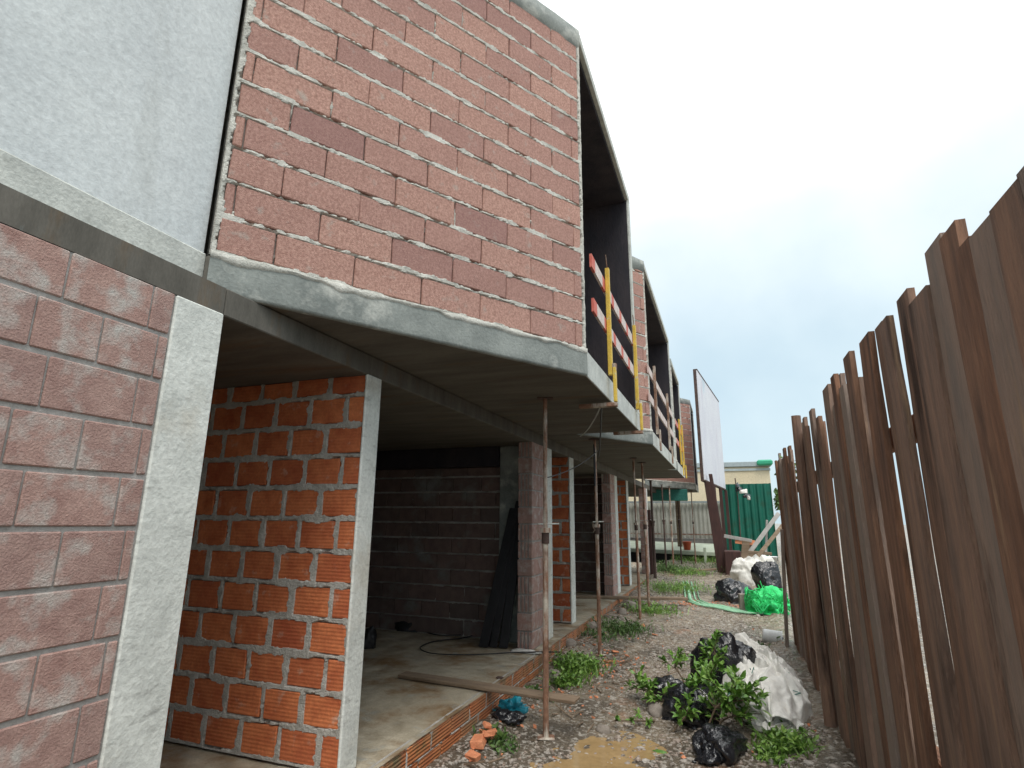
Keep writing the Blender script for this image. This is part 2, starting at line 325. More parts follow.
# ================================================================ ROW OF HOUSES
XF, XW, XP = -1.028, -2.42, -2.28          # bay front, ground floor wall face, plinth face
SD = np.array([.53, .848, 0.]); SD /= np.linalg.norm(SD); SN = np.array([SD[1], -SD[0], 0.])
HG = 'unfinished terraced houses in one row'
def bay(H, y0, y1, ztop, back=2.91, near='block', full=True, seed=0, cop=.19):
    """cantilevered upper bay: slanted near wall, open front, straight far wall"""
    c = np.array([XF, y0, 0.]); e = c - SD * back; xb = e[0]; zb0, zb1 = 2.8, 3.03
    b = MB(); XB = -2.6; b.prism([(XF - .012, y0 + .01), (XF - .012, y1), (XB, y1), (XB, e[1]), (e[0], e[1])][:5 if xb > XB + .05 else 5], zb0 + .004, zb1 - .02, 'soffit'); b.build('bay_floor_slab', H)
    # cement band on the slanted side with rough mortar edge on top
    b = MB(); nU = 160; U = np.linspace(0, back, nU); rag = .018 * fbm(U * 6, U * 0 + seed, seed, 4) + .012
    P = np.zeros((nU, 9, 3)); pro = [-.02, .010, .014, .014, .014, .013, .011, .007, -.012]
    zz = [0, 0, .02, .06, .11, .16, .2, .225, .235]
    for j in range(9):
        q = e + U[:, None] * SD + SN * (pro[j] + .004 * fbm(U * 7, U * 0 + j * .7, 3, 3))[:, None]
        P[:, j] = q; P[:, j, 2] = zb0 + zz[j] + (rag if j >= 6 else 0) + (.004 * vn(U * 20, U * 0 + j, 5) if j < 2 else 0)
    b.grid(P, 'cement')
    P = np.zeros((nU, 4, 3)); lo_ = .200 + .035 * fbm(U * 5, U * 0 + 3, seed + 6, 4)
    for j, (pr, z) in enumerate([(.008, lo_), (.020, lo_ + .012), (.022, .236 + .01 * fbm(U * 8, U * 0, 4, 3)), (-.012, .252 + .012 * fbm(U * 8, U * 0, 4, 3))]):
        P[:, j] = e + U[:, None] * SD + SN * (pr + .006 * fbm(U * 14, U * 0 + j, 9, 3))[:, None]; P[:, j, 2] = zb0 + z
    b.grid(P, 'mortar'); b.build('side_edge_band', H, smooth=True)
    b = MB(); b.ax(XF - .01, XF + .006, y0 + .012, y1 - .002, zb0 - .003, zb1 + .0, 'cement_pale', .004); b.build('front_edge_band', H)
    hw = ztop - zb1 - cop
    b = MB(); masonry(b, e + np.array([0, 0, zb1 + .012]), SD, SN, back, hw, .492, .228, .026, .008, near, 'mortar', off=.33, res=.011 if full else .04, thick=.15, smear=.008, dry=True, edge=.03, seed=seed, dark=.2)
    b.build('slanted_block_wall', H, smooth=False)
    # coping band
    b = MB(); P = np.zeros((nU, 5, 3)); 
    for j, (pr, z) in enumerate([(-.01, -.03), (.012, -.0), (.014, .09), (.012, cop), (-.15, cop + .004)]):
        q = e + U[:, None] * SD * 1. + SN * (pr + .004 * fbm(U * 5, U * 0 + j, 7, 3))[:, None]; P[:, j] = q
        P[:, j, 2] = ztop - cop + z + (.03 * fbm(U * 5, U * 0, seed + 2, 4) if j < 2 else 0)
    b.grid(P, 'cement'); b.build('coping_band', H, smooth=True)
    b = MB(); b.prism([(XF - .05, y0 + .04), (XF - .05, y1 - .02), (XB, y1 - .02), (XB, e[1] + .05), (e[0] - .003, e[1] + .05)], ztop - .14, ztop - .01, 'inside_shade'); b.build('bay_roof_slab', H)
    b = MB(); b.ax(XF - .048, XF + .004, y0 + .03, y1, ztop - .10, ztop + .004, 'cement_pale', .006); b.build('roof_front_edge', H)
    # far wall: inside coloured dark for shade, pale outer edge
    b = MB(); b.ax(XB, XF - .03, y1 - .15, y1 - .004, zb1 - .01, ztop - .142, 'inside_shade'); b.ax(XF - .028, XF + .002, y1 - .14, y1 + .002, zb1 + .002, ztop - .105, 'cement_pale', .005)
    b.build('far_side_wall', H)
    # shade-coloured lining of the slanted wall, darkened back wall with doorway
    b = MB(); q = e - SN * .16 + SD * .1; b.box((q[0], q[1], zb1 - .01), SD * max(.1, back - .28), (0, 0, ztop - zb1 - .14), -SN * .02, 'inside_shade')
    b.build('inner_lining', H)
    b = MB(); b.ax(XB - .12, XB, y1 - .6, y1, zb1, ztop - .15, 'block_dim'); b.ax(XB - .12, XB, e[1], y1 - .6, zb1 + 2.3, ztop - .15, 'block_dim'); b.build('back_wall', H)

def clay_wall(H, ya, yb, res, seed, x1=-7.5, ztop=2.65):
    b = MB(); W = XW - .02 - x1
    masonry(b, (x1, ya, .018), (1, 0, 0), (0, -1, 0), W, ztop - .02, .335, .2257, .036, .040, 'clay', 'mortar_warm', off=.21, res=res, thick=yb - ya, smear=.009, seed=seed, dark=.3)
    b.build('clay_brick_wall', H)
    b = MB(); P = [];
    b.ax(XW - .022, XW, ya - .012, yb + .004, .002, ztop, 'plaster', .008); b.build('white_jamb', H)
def pier(H, ya, yb, yc, full, x0=-2.62, ztop=2.65):
    b = MB(); hh = .2215; n = int(ztop / hh)
    for r in range(n + 1):
        z0 = r * hh + .01; z1 = min((r + 1) * hh - .01, ztop - .002)
        if z1 - z0 < .03: continue
        t = random.random() * .6
        if r % 3 == 1 or not full:
            b.ax(x0, XW, ya, ya + .03, z0, z1, 'block_pale', .005, t, .002)
        else:     # hollow end with cores
            for k in range(4):
                xa = x0 + (XW - x0) * (k / 4) + .004; b.ax(xa, xa + (XW - x0) / 4 - (.022 if k < 3 else .004), ya + rng.uniform(0, .004), ya + .03, z0, z1, 'block_pale', .004, t, .001)
        ys_ = ya + .032
        while ys_ < yb - .02:
            L_ = .36 if r % 2 else .25; ye = min(ys_ + L_, yb)
            b.ax(XW - .04, XW, ys_, ye - .008, z0, z1, 'block_pale', .005, random.random() * .5, .002); ys_ = ye
    b.ax(x0 + .01, XW - .008, ya + .022, yb, 0.002, ztop, 'mortar_dim'); b.build('block_pier', H)
    b = MB(); b.ax(x0 + .01, XW + .004, yb + .001, yc, .002, ztop, 'plaster', .008); b.build('pale_jamb', H)
def common(H, y0, y1, xfloor=-8.5, ztop=6.2, pl=True):
    b = MB()
    if pl:
        nx = 60; 
        X = np.linspace(xfloor, XP - .01, 90)[:, None] * np.ones((1, 90)); Yg = np.ones((90, 1)) * np.linspace(y0, y1, 90)[None]
        Z = .0 + .008 * fbm(X * 2, Yg * 2, 6, 3); Z = np.where(X > XP - .12, Z - .006, Z)
        b.grid(np.stack([X, Yg, Z], -1), 'floor'); b.ax(xfloor, XP - .07, y0 + .001, y1 - .001, -.5, -.02, 'floor'); b.build('floor_slab', H, smooth=True)
        b = MB(); masonry(b, (XP, y0, -.40), (0, 1, 0), (1, 0, 0), y1 - y0, .395, .36, .131, .010, .012, 'plinth', 'mortar_warm', off=.1, res=.02, thick=.07, smear=.006, seed=3, dark=.4); b.build('brick_plinth', H)
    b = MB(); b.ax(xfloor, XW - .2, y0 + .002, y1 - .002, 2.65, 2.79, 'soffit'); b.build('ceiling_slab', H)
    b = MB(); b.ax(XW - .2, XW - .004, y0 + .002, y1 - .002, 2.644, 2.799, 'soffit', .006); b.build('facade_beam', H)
    b = MB(); b.ax(xfloor, -2.62 - .1, y0 + .002, y1 - .002, ztop - .15, ztop, 'cement'); b.ax(xfloor - .2, xfloor, y0, y1, 0, ztop, 'block_dim'); b.build('rear_wall_and_roof', H)

# --- the finished looking neighbour on the near side
H0 = thing('row_house', 'pale rendered end of the terrace beside the big red block wall', 'house', (-2.6, .5, 0), HG)
b = MB(); b.ax(-2.9, -2.612, -4, 2.045, 2.9, 8.2, 'pale_wall', .01); b.build('rendered_upper_wall', H0)
b = MB(); b.ax(-2.74, XW - .004, -4, 2.055, 2.652, 2.796, 'soffit'); b.build('facade_beam', H0)
pier(H0, .20, 1.78, 2.06, False)
b = MB(); b.ax(-8.5, XP, -4, 2.055, -.4, -.001, 'floor'); b.build('floor_slab', H0)
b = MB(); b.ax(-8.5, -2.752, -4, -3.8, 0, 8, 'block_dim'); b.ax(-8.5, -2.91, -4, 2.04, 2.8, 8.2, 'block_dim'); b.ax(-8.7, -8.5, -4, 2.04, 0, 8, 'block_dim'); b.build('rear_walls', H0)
b = MB(); b.ax(-2.80, -2.604, .2, 2.055, 2.8, 3.03, 'cement_pale', .01); b.build('slab_edge', H0)

# --- nearest house
H1 = thing('row_house', 'nearest unfinished house with a big slanted red block bay over an orange clay brick wall', 'house', (-2.4, 5., 0), HG)
bay(H1, 4.512, 7.70, 6.39, seed=1)
common(H1, 2.06, 7.88)
clay_wall(H1, 3.374, 3.545, .010, 11)
pier(H1, 7.19, 7.885, 8.12, True)
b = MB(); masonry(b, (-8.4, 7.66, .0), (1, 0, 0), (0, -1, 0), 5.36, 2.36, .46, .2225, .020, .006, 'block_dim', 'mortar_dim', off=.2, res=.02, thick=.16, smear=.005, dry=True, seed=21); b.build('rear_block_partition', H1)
b = MB(); b.ax(-8.4, -3.04, 7.5, 7.8, 2.362, 2.648, 'inside_shade', .006); b.build('ceiling_shadow_beam', H1)  # beam coloured dark to paint the shadow band below the ceiling
b = MB(); b.ax(-3.035, -2.625, 7.55, 7.86, .002, 2.646, 'cement', .01); b.build('concrete_column', H1)
# --- second house
H2 = thing('row_house', 'second unfinished house with faded pink guard boards across its open bay', 'house', (-2.4, 11., 0), HG)
bay(H2, 9.15, 13.75, 6.02, full=False, seed=2, back=1.68)
common(H2, 7.885, 13.4)
clay_wall(H2, 9.2, 9.45, .018, 13)
pier(H2, 12.75, 13.3, 13.62, True)
b = MB(); masonry(b, (-8.4, 13.35, .0), (1, 0, 0), (0, -1, 0), 5.7, 2.6, .46, .2225, .020, .006, 'block_dim', 'mortar_dim', off=.1, res=.05, thick=.12, dry=True, seed=22); b.build('rear_block_partition', H2)
# --- third house
H3 = thing('row_house', 'third unfinished house, the narrow bay between the long bay and the far brown block wall', 'house', (-2.4, 16., 0), HG)
bay(H3, 14.1, 16.7, 5.62, full=False, seed=3, back=.38)
common(H3, 13.4, 19.2)
clay_wall(H3, 15.02, 15.28, .03, 14)
pier(H3, 18.6, 18.95, 19.2, False)
# --- fourth house
H4 = thing('row_house', 'farthest unfinished house with a plain brown block side wall above its open ground floor', 'house', (-2.4, 24., 0), HG)
bay(H4, 22.8, 25.2, 6.32, full=False, seed=4, back=3.0)
common(H4, 19.2, 25.4, pl=False)
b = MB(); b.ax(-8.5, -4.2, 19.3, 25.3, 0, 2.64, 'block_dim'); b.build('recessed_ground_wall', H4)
b = MB(); b.ax(-2.62, -1.3, 22.0, 22.08, 2.35, 2.78, 'teal', .02); b.build('hanging_net_screen', H4)

# ================================================================ STEEL PROPS
PG = 'steel props under the bays'
def prop_proto(z0, z1, mat_='rust', r=.027):
    H = z1 - z0; P = thing('steel_prop', '', 'prop', (0, 0, 0), PG)
    cut = H * .42
    m = MB(); m.tube([(0, 0, .01), (0, 0, H - cut - .0)], r, mat_, 12); m.build('outer_tube', P, smooth=False)
    m = MB(); m.tube([(0, 0, H - cut), (0, 0, H - .01)], r * .78, mat_, 12); m.build('inner_tube', P)
    m = MB(); m.tube([(0, 0, H - cut - .13), (0, 0, H - cut - .03)], r * 1.35, 'rust_dark', 12); m.tube([(0, 0, H - cut - .03), (0, 0, H - cut + .015)], r * 1.75, mat_, 12)
    c = m.build('collar', P)
    m = MB(); m.tube([(-.07, 0, H - cut + .05), (.13, 0, H - cut + .055)], .008, 'cement_pale', 6)
    m.tube([(-.07, 0, H - cut + .05), (-.075, 0, H - cut - .02), (-.04, -.01, H - cut - .07), (-.075, 0, H - cut - .10)], .005, mat_, 6); m.build('locking_pin', P)
    m = MB(); m.ax(-.075, .075, -.06, .06, 0, .010, mat_, .003); m.build('base_plate', P)
    m = MB(); m.ax(-.08, .08, -.06, .06, H - .010, H, 'rust_dark', .003); m.build('head_plate', P)
    return P
def place(P, x, y, zb, label, rz, tilt=(0, 0)):
    P.location = (x, y, zb); P.rotation_euler = (tilt[0], tilt[1], rz); P['label'] = label; return P
p1 = prop_proto(-.27, 2.8); place(p1, -1.64, 5.26, -.265, 'tall rusty prop nearest the camera, in front of the block pier', .3, (0.0, .003))
labels = [(-1.785, 8.25, 'slightly bent looking brown prop standing before the first orange doorway strip'),
          (-1.62, 11.02, 'thin rusty prop, left one of the close pair by the second block pier'),
          (-1.575, 11.95, 'darker rusty prop, right one of the close pair by the second block pier')]
for i, (x, y, lb) in enumerate(labels):
    z0 = zg(y) + .0
    q = copy_thing(p1, (x, y, z0 - .0), lb, .9 + i); q.scale = (1, 1, (2.797 - z0) / 3.07)
pd_ = prop_proto(0, 2.8, 'rust_dark', .045)
q = atx(659, 540, -1.7); place(pd_, -2.05, 17.2, -.06, 'thick black prop under the third bay', .4); pd_.scale = (1, 1, 1.02)
for i, (x, y, lb) in enumerate([(-1.95, 19.4, 'thin dark prop just right of the thick black one'), (-1.8, 20.3, 'thin rusty prop in the middle of the far group'),
                                (-1.75, 23.2, 'thin brown prop under the far brown block wall'), (-1.25, 23.6, 'rightmost thin dark prop under the far brown block wall')]):
    z0 = .02; q = copy_thing(p1 if i % 2 else pd_, (x, y, z0), lb, .5 * i); s_ = 1. if i % 2 else .62; q.scale = (s_, s_, (2.797 - z0) / (3.07 if i % 2 else 2.8))
# short brown timber stake
tp = MB(); tp.ax(-2.32, -2.22, 18.2, 18.3, -.1, 1.95, 'post_dark', .01); tag(tp.build('timber_stake'), 'short dark red timber stake beside the pale end pier', 'stake')
tp = MB(); tp.ax(-2.05, -1.85, 25.6, 25.75, .0, 2.9, 'plank', .01); tag(tp.build('timber_post'), 'broad ochre timber post before the pale corrugated fence', 'post')

# ================================================================ GUARD RAILS
def striped_board(b, y0, y1, z, h=.135, x=XF + .035, a='board_red', c='board_white', step=.27, t=.024, sl=0.):
    y = y0; k = 0
    while y < y1 - 1e-3:
        e = min(y + step * (1.3 if k % 2 else .55), y1)
        for (u0, m) in ((y, a if k % 2 == 0 else c),):
            b.box((x, u0, z + (u0 - y0) * sl), (t, 0, 0), (0, e - u0, (e - u0) * sl), (0, 0, h), m)
        y = e; k += 1
def guard(label, posts, boards, pm, z0, z1, mats, clamp=True):
    G = thing('guard_rail', label, 'guard rail', (XF, posts[0], 3.03), 'guard rails on the open bays')
    for y in posts:
        b = MB(); b.ax(XF + .010, XF + .055, y - .024, y + .024, z0 + .28, z1, pm, .005); b.ax(XF + .058, XF + .09, y - .03, y + .03, z0 + .0, z0 + .36, pm, .005)
        o = b.build('post', G)
        if clamp:
            b = MB(); b.ax(XF - .30, XF + .09, y - .03, y + .03, z0 - .045, z0 - .005, 'rust', .005); b.build('clamp', o); b = MB(); b.tube([(XF + .07, y, z0 + .33), (XF + .07, y - .0, z0 + .40)], .028, 'rust', 8); b.build('sleeve_collar', o); b = MB(); b.tube([(XF + .03, y + .02, z1 - .01), (XF + .03, y - .05, z1 + .14)], .006, 'rust', 6); b.build('hook', o)
    for (ya, yb, z, sl) in boards:
        b = MB(); striped_board(b, ya, yb, z, a=mats[0], c=mats[1], x=XF - .018, sl=sl); b.build('striped_board', G)
    return G
guard('yellow posted rail with red and white striped boards on the nearest bay', [5.47, 7.36], [(4.83, 7.42, 3.96, -.006), (4.87, 7.45, 3.52, -.008)], 'yellow', 2.76, 4.22, ('board_red', 'board_white'))
guard('faded pink boards on thin grey posts across the second bay', [9.67, 11.98], [(9.05, 13.55, 3.98, 0.), (9.05, 13.55, 3.50, 0.)], 'rust', 2.76, 4.25, ('board_pink', 'board_white'), clamp=False)
guard('short yellow posted rail on the far bay beside the brown block wall', [15.2, 16.2], [(14.3, 16.5, 3.98, 0.), (14.3, 16.5, 3.50, 0.)], 'yellow', 2.76, 4.25, ('board_pink', 'board_red'), clamp=False)

# ================================================================ WIRES
def sag(a, b_, s, n=10): return [np.array(a) * (1 - t) + np.array(b_) * t - np.array([0, 0, s * 4 * t * (1 - t)]) for t in np.linspace(0, 1, n)]
b = MB(); b.tube(sag((-1.10, 5.47, 2.74), (-1.72, 8.2, 2.52), .12), .009, 'black', 6); b.tube(sag((-1.10, 5.47, 2.74), (-1.60, 6.6, 2.60), .05), .007, 'cement_pale', 5)
b.tube(sag((-1.66, 5.28, 2.0), (-1.72, 8.2, 2.62), .06), .006, 'black', 5); b.tube(sag((-1.785, 8.25, 2.72), (-1.785, 8.22, 2.1), .0), .015, 'black', 6)
tag(b.build('hanging_wire'), 'black wires tied from the first prop to the bay edge', 'wire', rc=False)

# ================================================================ ON THE SLAB
def board(a, b_, w, t, m='plank', name='plank', label='', lean=0.):
    a = np.array(a, float); b_ = np.array(b_, float); d = b_ - a; u = d / np.linalg.norm(d); s = np.cross(u, (0, 0, 1)); s /= np.linalg.norm(s); n = np.cross(s, u)
    q = MB(); k = 24; P = []
    q.box(a - s * w / 2, d, s * w, n * t, m, 0, .006, .004); o = q.build(name); return tag(o, label, 'plank', 'planks bridging the slab and the path')
a = atz(402, 676, .01); c = atz(577, 702, .01)
board(a, c, .16, .032, label='nearest plank, long and brown, lying from the slab out past the first prop')
a = atz(573, 598, .0); c = atz(687, 600, -.0)
board(a, c, .2, .05, label='second plank, reaching over the path at the second doorway')
a = aty(610, 577, 18.6); c = aty(716, 570, 19.8); board(a, c, .16, .05, label='farthest plank, lying across the path to the foot of the billboard')
b = MB(); q = atz(499, 690, -.12); b.ax(q[0] - .03, q[0] + .04, q[1] - .03, q[1] + .03, -.26, .005, 'rust_dark', .005); tag(b.build('short_stub'), 'dark timber stub under the nearest plank', 'stub')
# leaning black pipes/boards at the concrete column
P = thing('leaning_boards', 'bundle of black boards leaning against the concrete column inside', 'boards', (-2.9, 7.4, 0), None)
for i, (x, dx, w) in enumerate([(-3.12, .30, .13), (-2.98, .24, .10), (-2.86, .17, .12), (-3.02, .34, .07)]):
    b = MB(); b.box((x, 7.10 + .03 * i, .012), (w, .0, 0), (0, .03, 0), (dx, .30 - .0 * i, 1.75 + .1 * i), 'black', 0, .006); b.build('black_board', P)
# cable and clutter on the slab
b = MB(); pts = [atz(*p, .02) for p in [(560, 652), (520, 652), (470, 655), (430, 654), (417, 648), (432, 641), (465, 638), (478, 634), (440, 636), (425, 632)]]
sm = []
for i in range(len(pts) - 1):
    for t in np.linspace(0, 1, 6, endpoint=False): sm.append(pts[i] * (1 - t) + pts[i + 1] * t)
for _ in range(4): sm = [sm[0]] + [(sm[i - 1] + sm[i] + sm[i + 1]) / 3 for i in range(1, len(sm) - 1)] + [sm[-1]]
b.tube(sm, .008, 'black', 6); tag(b.build('cable', smooth=True), 'thin black cable looped on the concrete floor', 'cable', rc=False)

def crumple(name, loc, size, m, label, cat, group=None, seed=0, rough=.35, sub=4, rot=0., freq=1.25, flat=.0):
    bm = bmesh.new(); bmesh.ops.create_icosphere(bm, subdivisions=sub, radius=1.); off = Vector((seed * 3.7, seed * 1.3, seed * 7.1))
    for v in bm.verts:
        p = v.co.copy(); w = Vector((mn.noise(p * 1.3 + off), mn.noise(p * 1.3 + off * 2), mn.noise(p * 1.3 - off))) * .5
        q = (p + w) * freq + off
        r = 1 + rough * .9 * mn.noise(q) + rough * .27 * (.35 - 1.6 * abs(mn.noise(q * 1.9))) + rough * .14 * (.3 - 1.6 * abs(mn.noise(q * 3.4))) + rough * .10 * (abs(mn.noise(q * 6.7)) * -1.6 + .3)
        c = p * r
        if c.z < -.35: c.z = -.35 - (c.z + .35) * .12; c.x *= 1.1; c.y *= 1.1
        v.co = Vector((c.x * size[0], c.y * size[1], (c.z + .35) * size[2]))
    me = bpy.data.meshes.new(name); bm.to_mesh(me); bm.free(); me.materials.append(MT[m]); me.polygons.foreach_set('use_smooth', [True] * len(me.polygons))
    o = bpy.data.objects.new(name, me); COL.objects.link(o); o.location = loc; o.rotation_euler.z = rot; o['label'] = label; o['category'] = cat
    if group: o['group'] = group
    return o
def gl(px, py, up=-.01):
    P = atg(px, py); z = float(gz(np.array(P[0]), np.array(P[1]))); return (P[0], P[1], z + up)
q = atz(407, 631, 0); crumple('rag', (q[0], q[1], 0), (.22, .08, .12), 'black', 'small black rags on the slab by the back wall', 'rag', seed=3, rough=.8, sub=3)
q = atz(369, 648, 0); crumple('black_scrap', (q[0], q[1], 0), (.07, .1, .20), 'black', 'small black scrap on the slab behind the white jamb', 'scrap', seed=5, rough=.6, sub=3)
q = atz(525, 652, 0); crumple('paper_scrap', (q[0], q[1], 0.0), (.20, .08, .02), 'whitebag', 'flat white paper on the slab at the foot of the block pier', 'paper', seed=6, rough=.5, sub=3)

# ================================================================ BAGS, TARP, NET
BG = 'black plastic bags on the path'
crumple('rubbish_bag', gl(727, 690), (.36, .30, .46), 'blackbag', 'big shiny black bag at the left edge of the cream tarp', 'bag', BG, 11, .42, 5, .3)
crumple('rubbish_bag', gl(722, 752), (.29, .18, .15), 'blackbag', 'nearest black bag, flat, under the green leafy branches', 'bag', BG, 12, .5, 5, 1.2)
crumple('rubbish_bag', gl(690, 716), (.26, .22, .24), 'blackbag', 'low black bag half covered by leaves, left of the tarp', 'bag', BG, 13, .5, 5, 2.2)
crumple('rubbish_bag', gl(668, 700), (.20, .13, .15), 'blackbag', 'small black bag among the leaves farthest left', 'bag', BG, 14, .5, 4, .2)
crumple('rubbish_bag', gl(733, 601), (.36, .34, .36), 'blackbag', 'black bag before the white sacks, beside the grey block', 'bag', BG, 15, .42, 5, 1.)
crumple('rubbish_bag', gl(768, 594), (.30, .30, .50), 'blackbag', 'black bag standing above the bright green mesh', 'bag', BG, 16, .5, 5, .4)
crumple('white_sack', gl(748, 584), (.42, .36, .52), 'whitebag', 'left white sack behind the black bags', 'sack', 'white sacks', 17, .32, 5, .2, 1.5)
crumple('white_sack', gl(765, 584), (.40, .34, .56), 'whitebag', 'right white sack near the fence behind the black bags', 'sack', 'white sacks', 18, .32, 5, .9, 1.5)
crumple('plastic_scrap', gl(776, 641), (.10, .07, .10), 'blackbag', 'small black scrap beside the white tub at the fence', 'scrap', None, 19, .5, 4)
# cream tarp: thrown down, folded cloth heap
def tarp(name, loc, sx, sy, h, label, seed, rot, m='cloth'):
    n = 170; U, V = np.meshgrid(np.linspace(-1, 1, n), np.linspace(-1, 1, n), indexing='ij')
    rr = np.sqrt(U ** 2 + V ** 2); ang = np.arctan2(V, U); edge = 1 + .22 * vn(ang * 1.3 + 9, ang * 0, seed) * 2
    k = np.clip(1 - (np.maximum(abs(U), abs(V)) * .35 + rr * .65) / edge, 0, 1)
    wx = U * 2.1 + 1.1 * fbm(U * 1.4, V * 1.4, seed, 3); wy = V * 2.1 + 1.1 * fbm(U * 1.4 + 5, V * 1.4, seed + 3, 3)
    def soft(a, k): return 1 - np.sqrt((a * k) ** 2 + .02)
    rid = soft(vn(wx * 1.0, wy * .5, seed + 5), 2.6); rid2 = soft(vn(wx * 2.6 + wy * .8, wy * .9, seed + 8), 2.6); rid3 = soft(vn(wx * 5.5 - wy * 1.5, wy * 2.2, seed + 11), 2.4)
    prof = np.clip(k * 2.2, 0, 1) ** .6 * (.55 + .45 * k)
    Z = h * prof * (.62 + .30 * rid + .20 * rid2 + .10 * rid3) + .03 * prof * rid2
    X = U * sx * (1 + .10 * rid2) + .07 * fbm(U * 3, V * 3, seed + 20, 3); Y = V * sy + .10 * fbm(U * 3, V * 3, seed + 24, 3)
    shrink = np.minimum(1, edge * .9 / np.maximum(rr, .01)); X = X * shrink; Y = Y * shrink
    Z = np.maximum(Z, .012) ; c_, s_ = math.cos(rot), math.sin(rot)
    b = MB(); P = np.stack([X * c_ - Y * s_ + loc[0], X * s_ + Y * c_ + loc[1], Z + loc[2]], -1); b.grid(P, m)
    o = b.build(name, smooth=True, fix=False); so = o.modifiers.new('thickness', 'SOLIDIFY'); so.thickness = .006
    return o
P0 = gl(769, 703, 0); tag(tarp('tarp', P0, .46, .95, .46, '', 31, .08), 'cream crumpled tarp heaped against the timber fence', 'tarp')
P0 = gl(745, 672, 0); tag(tarp('tarp', P0,   .42, .46, .40, '', 36, 1.), 'white crumpled sheet at the far left end of the cream heap', 'tarp')
P0 = gl(775, 728, 0); tag(tarp('tarp', P0, .22, .24, .14, '', 46, 2.), 'small off-white cloth end nearest the camera below the cream heap', 'tarp')
# teal netting tangle
b = MB(); c0 = np.array(gl(762, 707, .20)); b_r = np.random.default_rng(4)
for k in range(50):
    p = c0 + b_r.normal(0, 1, 3) * (.10, .14, .05); b.tube([p + b_r.normal(0, .045, 3) * (1, 1, .6) * s_ for s_ in (0, 1, 1.7, 2.3)], .005, 'teal', 5)
tag(b.build('netting'), 'dark teal netting tangled between the black bag and cream tarp', 'netting')
# bright green mesh pile: many tangled strips on a crumpled body
G = thing('green_mesh', 'bright green plastic mesh bundled beside the fence', 'mesh', gl(768, 614, 0))
o = crumple('mesh_body', (0, 0, 0), (.34, .40, .30), 'greennet', '', '', None, 22, .5, 5, .3, 2.2); del o['label']; del o['category']; o.parent = G
b = MB(); c0 = np.array(G.location)
for k in range(60):
    a = b_r.uniform(0, 6.28); p = [c0 + np.array([.40 * math.cos(a + t) * (1 - .1 * t), .44 * math.sin(a + t * 1.2), .06 + .30 * abs(math.sin(t * 2 + a * 3)) + .05 * b_r.normal()]) for t in np.linspace(0, b_r.uniform(.5, 1.4), 6)]
    b.tube(p, .009, 'greennet', 5)
b.build('loose_strands', G)
# pale green flat strip across the path
pts = [gl(*p, .02) for p in [(687, 583), (689, 592), (690, 601), (700, 605), (717, 608), (735, 612), (752, 615), (766, 616)]]
b = MB(); sm = []
for i in range(len(pts) - 1):
    for t in np.linspace(0, 1, 8, endpoint=False): sm.append(np.array(pts[i]) * (1 - t) + np.array(pts[i + 1]) * t)
for _ in range(5): sm = [sm[0]] + [(sm[i - 1] + sm[i] + sm[i + 1]) / 3 for i in range(1, len(sm) - 1)] + [sm[-1]]
for dx, w in ((0, .04), (.11, .022), (-.10, .02), (.2, .012)):
    P = np.array(sm); d = np.gradient(P, axis=0); d[:, 2] = 0; d /= np.linalg.norm(d, axis=1)[:, None]; s_ = np.stack([-d[:, 1], d[:, 0], d[:, 2] * 0], 1)
    Q = np.stack([P + s_ * (dx - w) + (0, 0, .0), P + s_ * dx + (0, 0, .03), P + s_ * (dx + w)], 1); Q[..., 2] += .012 * vn(Q[..., 0] * 9, Q[..., 1] * 9, 3); b.grid(Q, 'paleband')
o = b.build('green_strip', smooth=True); o.modifiers.new('t', 'SOLIDIFY').thickness = .008; tag(o, 'pale green plastic strips curving across the path to the green mesh', 'strip')
# grey block, tubs, buckets
def rblock(name, c, s, m, rz, label, cat, group=None):
    b = MB(); c_, s_ = math.cos(rz), math.sin(rz); u = np.array([c_, s_, 0]) * s[0]; v = np.array([-s_, c_, 0]) * s[1]
    b.box(np.array(c) - u / 2 - v / 2, u, v, (0, 0, s[2]), m, random.random(), .012, .008); return tag(b.build(name), label, cat, group)
rblock('concrete_block', gl(748, 611, 0), (.30, .22, .32), 'stone', .1, 'grey concrete block standing left of the bright green mesh', 'block')
def lathe(prof, c, axis, m, n=20):
    b = MB(); c = np.array(c, float); ax_ = np.array(axis, float); ax_ /= np.linalg.norm(ax_); u = np.cross(ax_, (.3, .9, .2)); u /= np.linalg.norm(u); v = np.cross(ax_, u); P = np.zeros((len(prof), n + 1, 3))
    for i, (r, h) in enumerate(prof):
        for k in range(n + 1):
            t = 2 * math.pi * k / n; P[i, k] = c + ax_ * h + r * (math.cos(t) * u + math.sin(t) * v)
    b.grid(P, m); return b
q = np.array(gl(763, 640, .10)); tag(lathe([(0, 0), (.09, 0), (.10, .03), (.11, .26), (.12, .27), (.11, .275), (.10, .26), (.085, .03), (0, .025)], q, (1, -.1, -.12), 'whiteplastic').build('tub', smooth=True), 'white plastic tub lying on its side beyond the cream tarp', 'tub')
q = np.array(gl(774, 572, .0)); tag(lathe([(0, .15), (.11, .15), (.15, .5), (.16, .5), (.15, .52), (.13, .5), (.10, .18), (0, .17)], q, (0, 0, 1), 'whiteplastic').build('bucket', smooth=True), 'grey white bucket standing behind the white sacks', 'bucket')
q = (-1.62, 24.9, .47); tag(lathe([(0, 0), (.13, 0), (.18, .32), (.19, .32), (.18, .335), (.165, .32), (.12, .03), (0, .02)], q, (0, 0, 1), 'red').build('bucket', smooth=True), 'small orange red bucket in front of the pale corrugated fence', 'bucket')
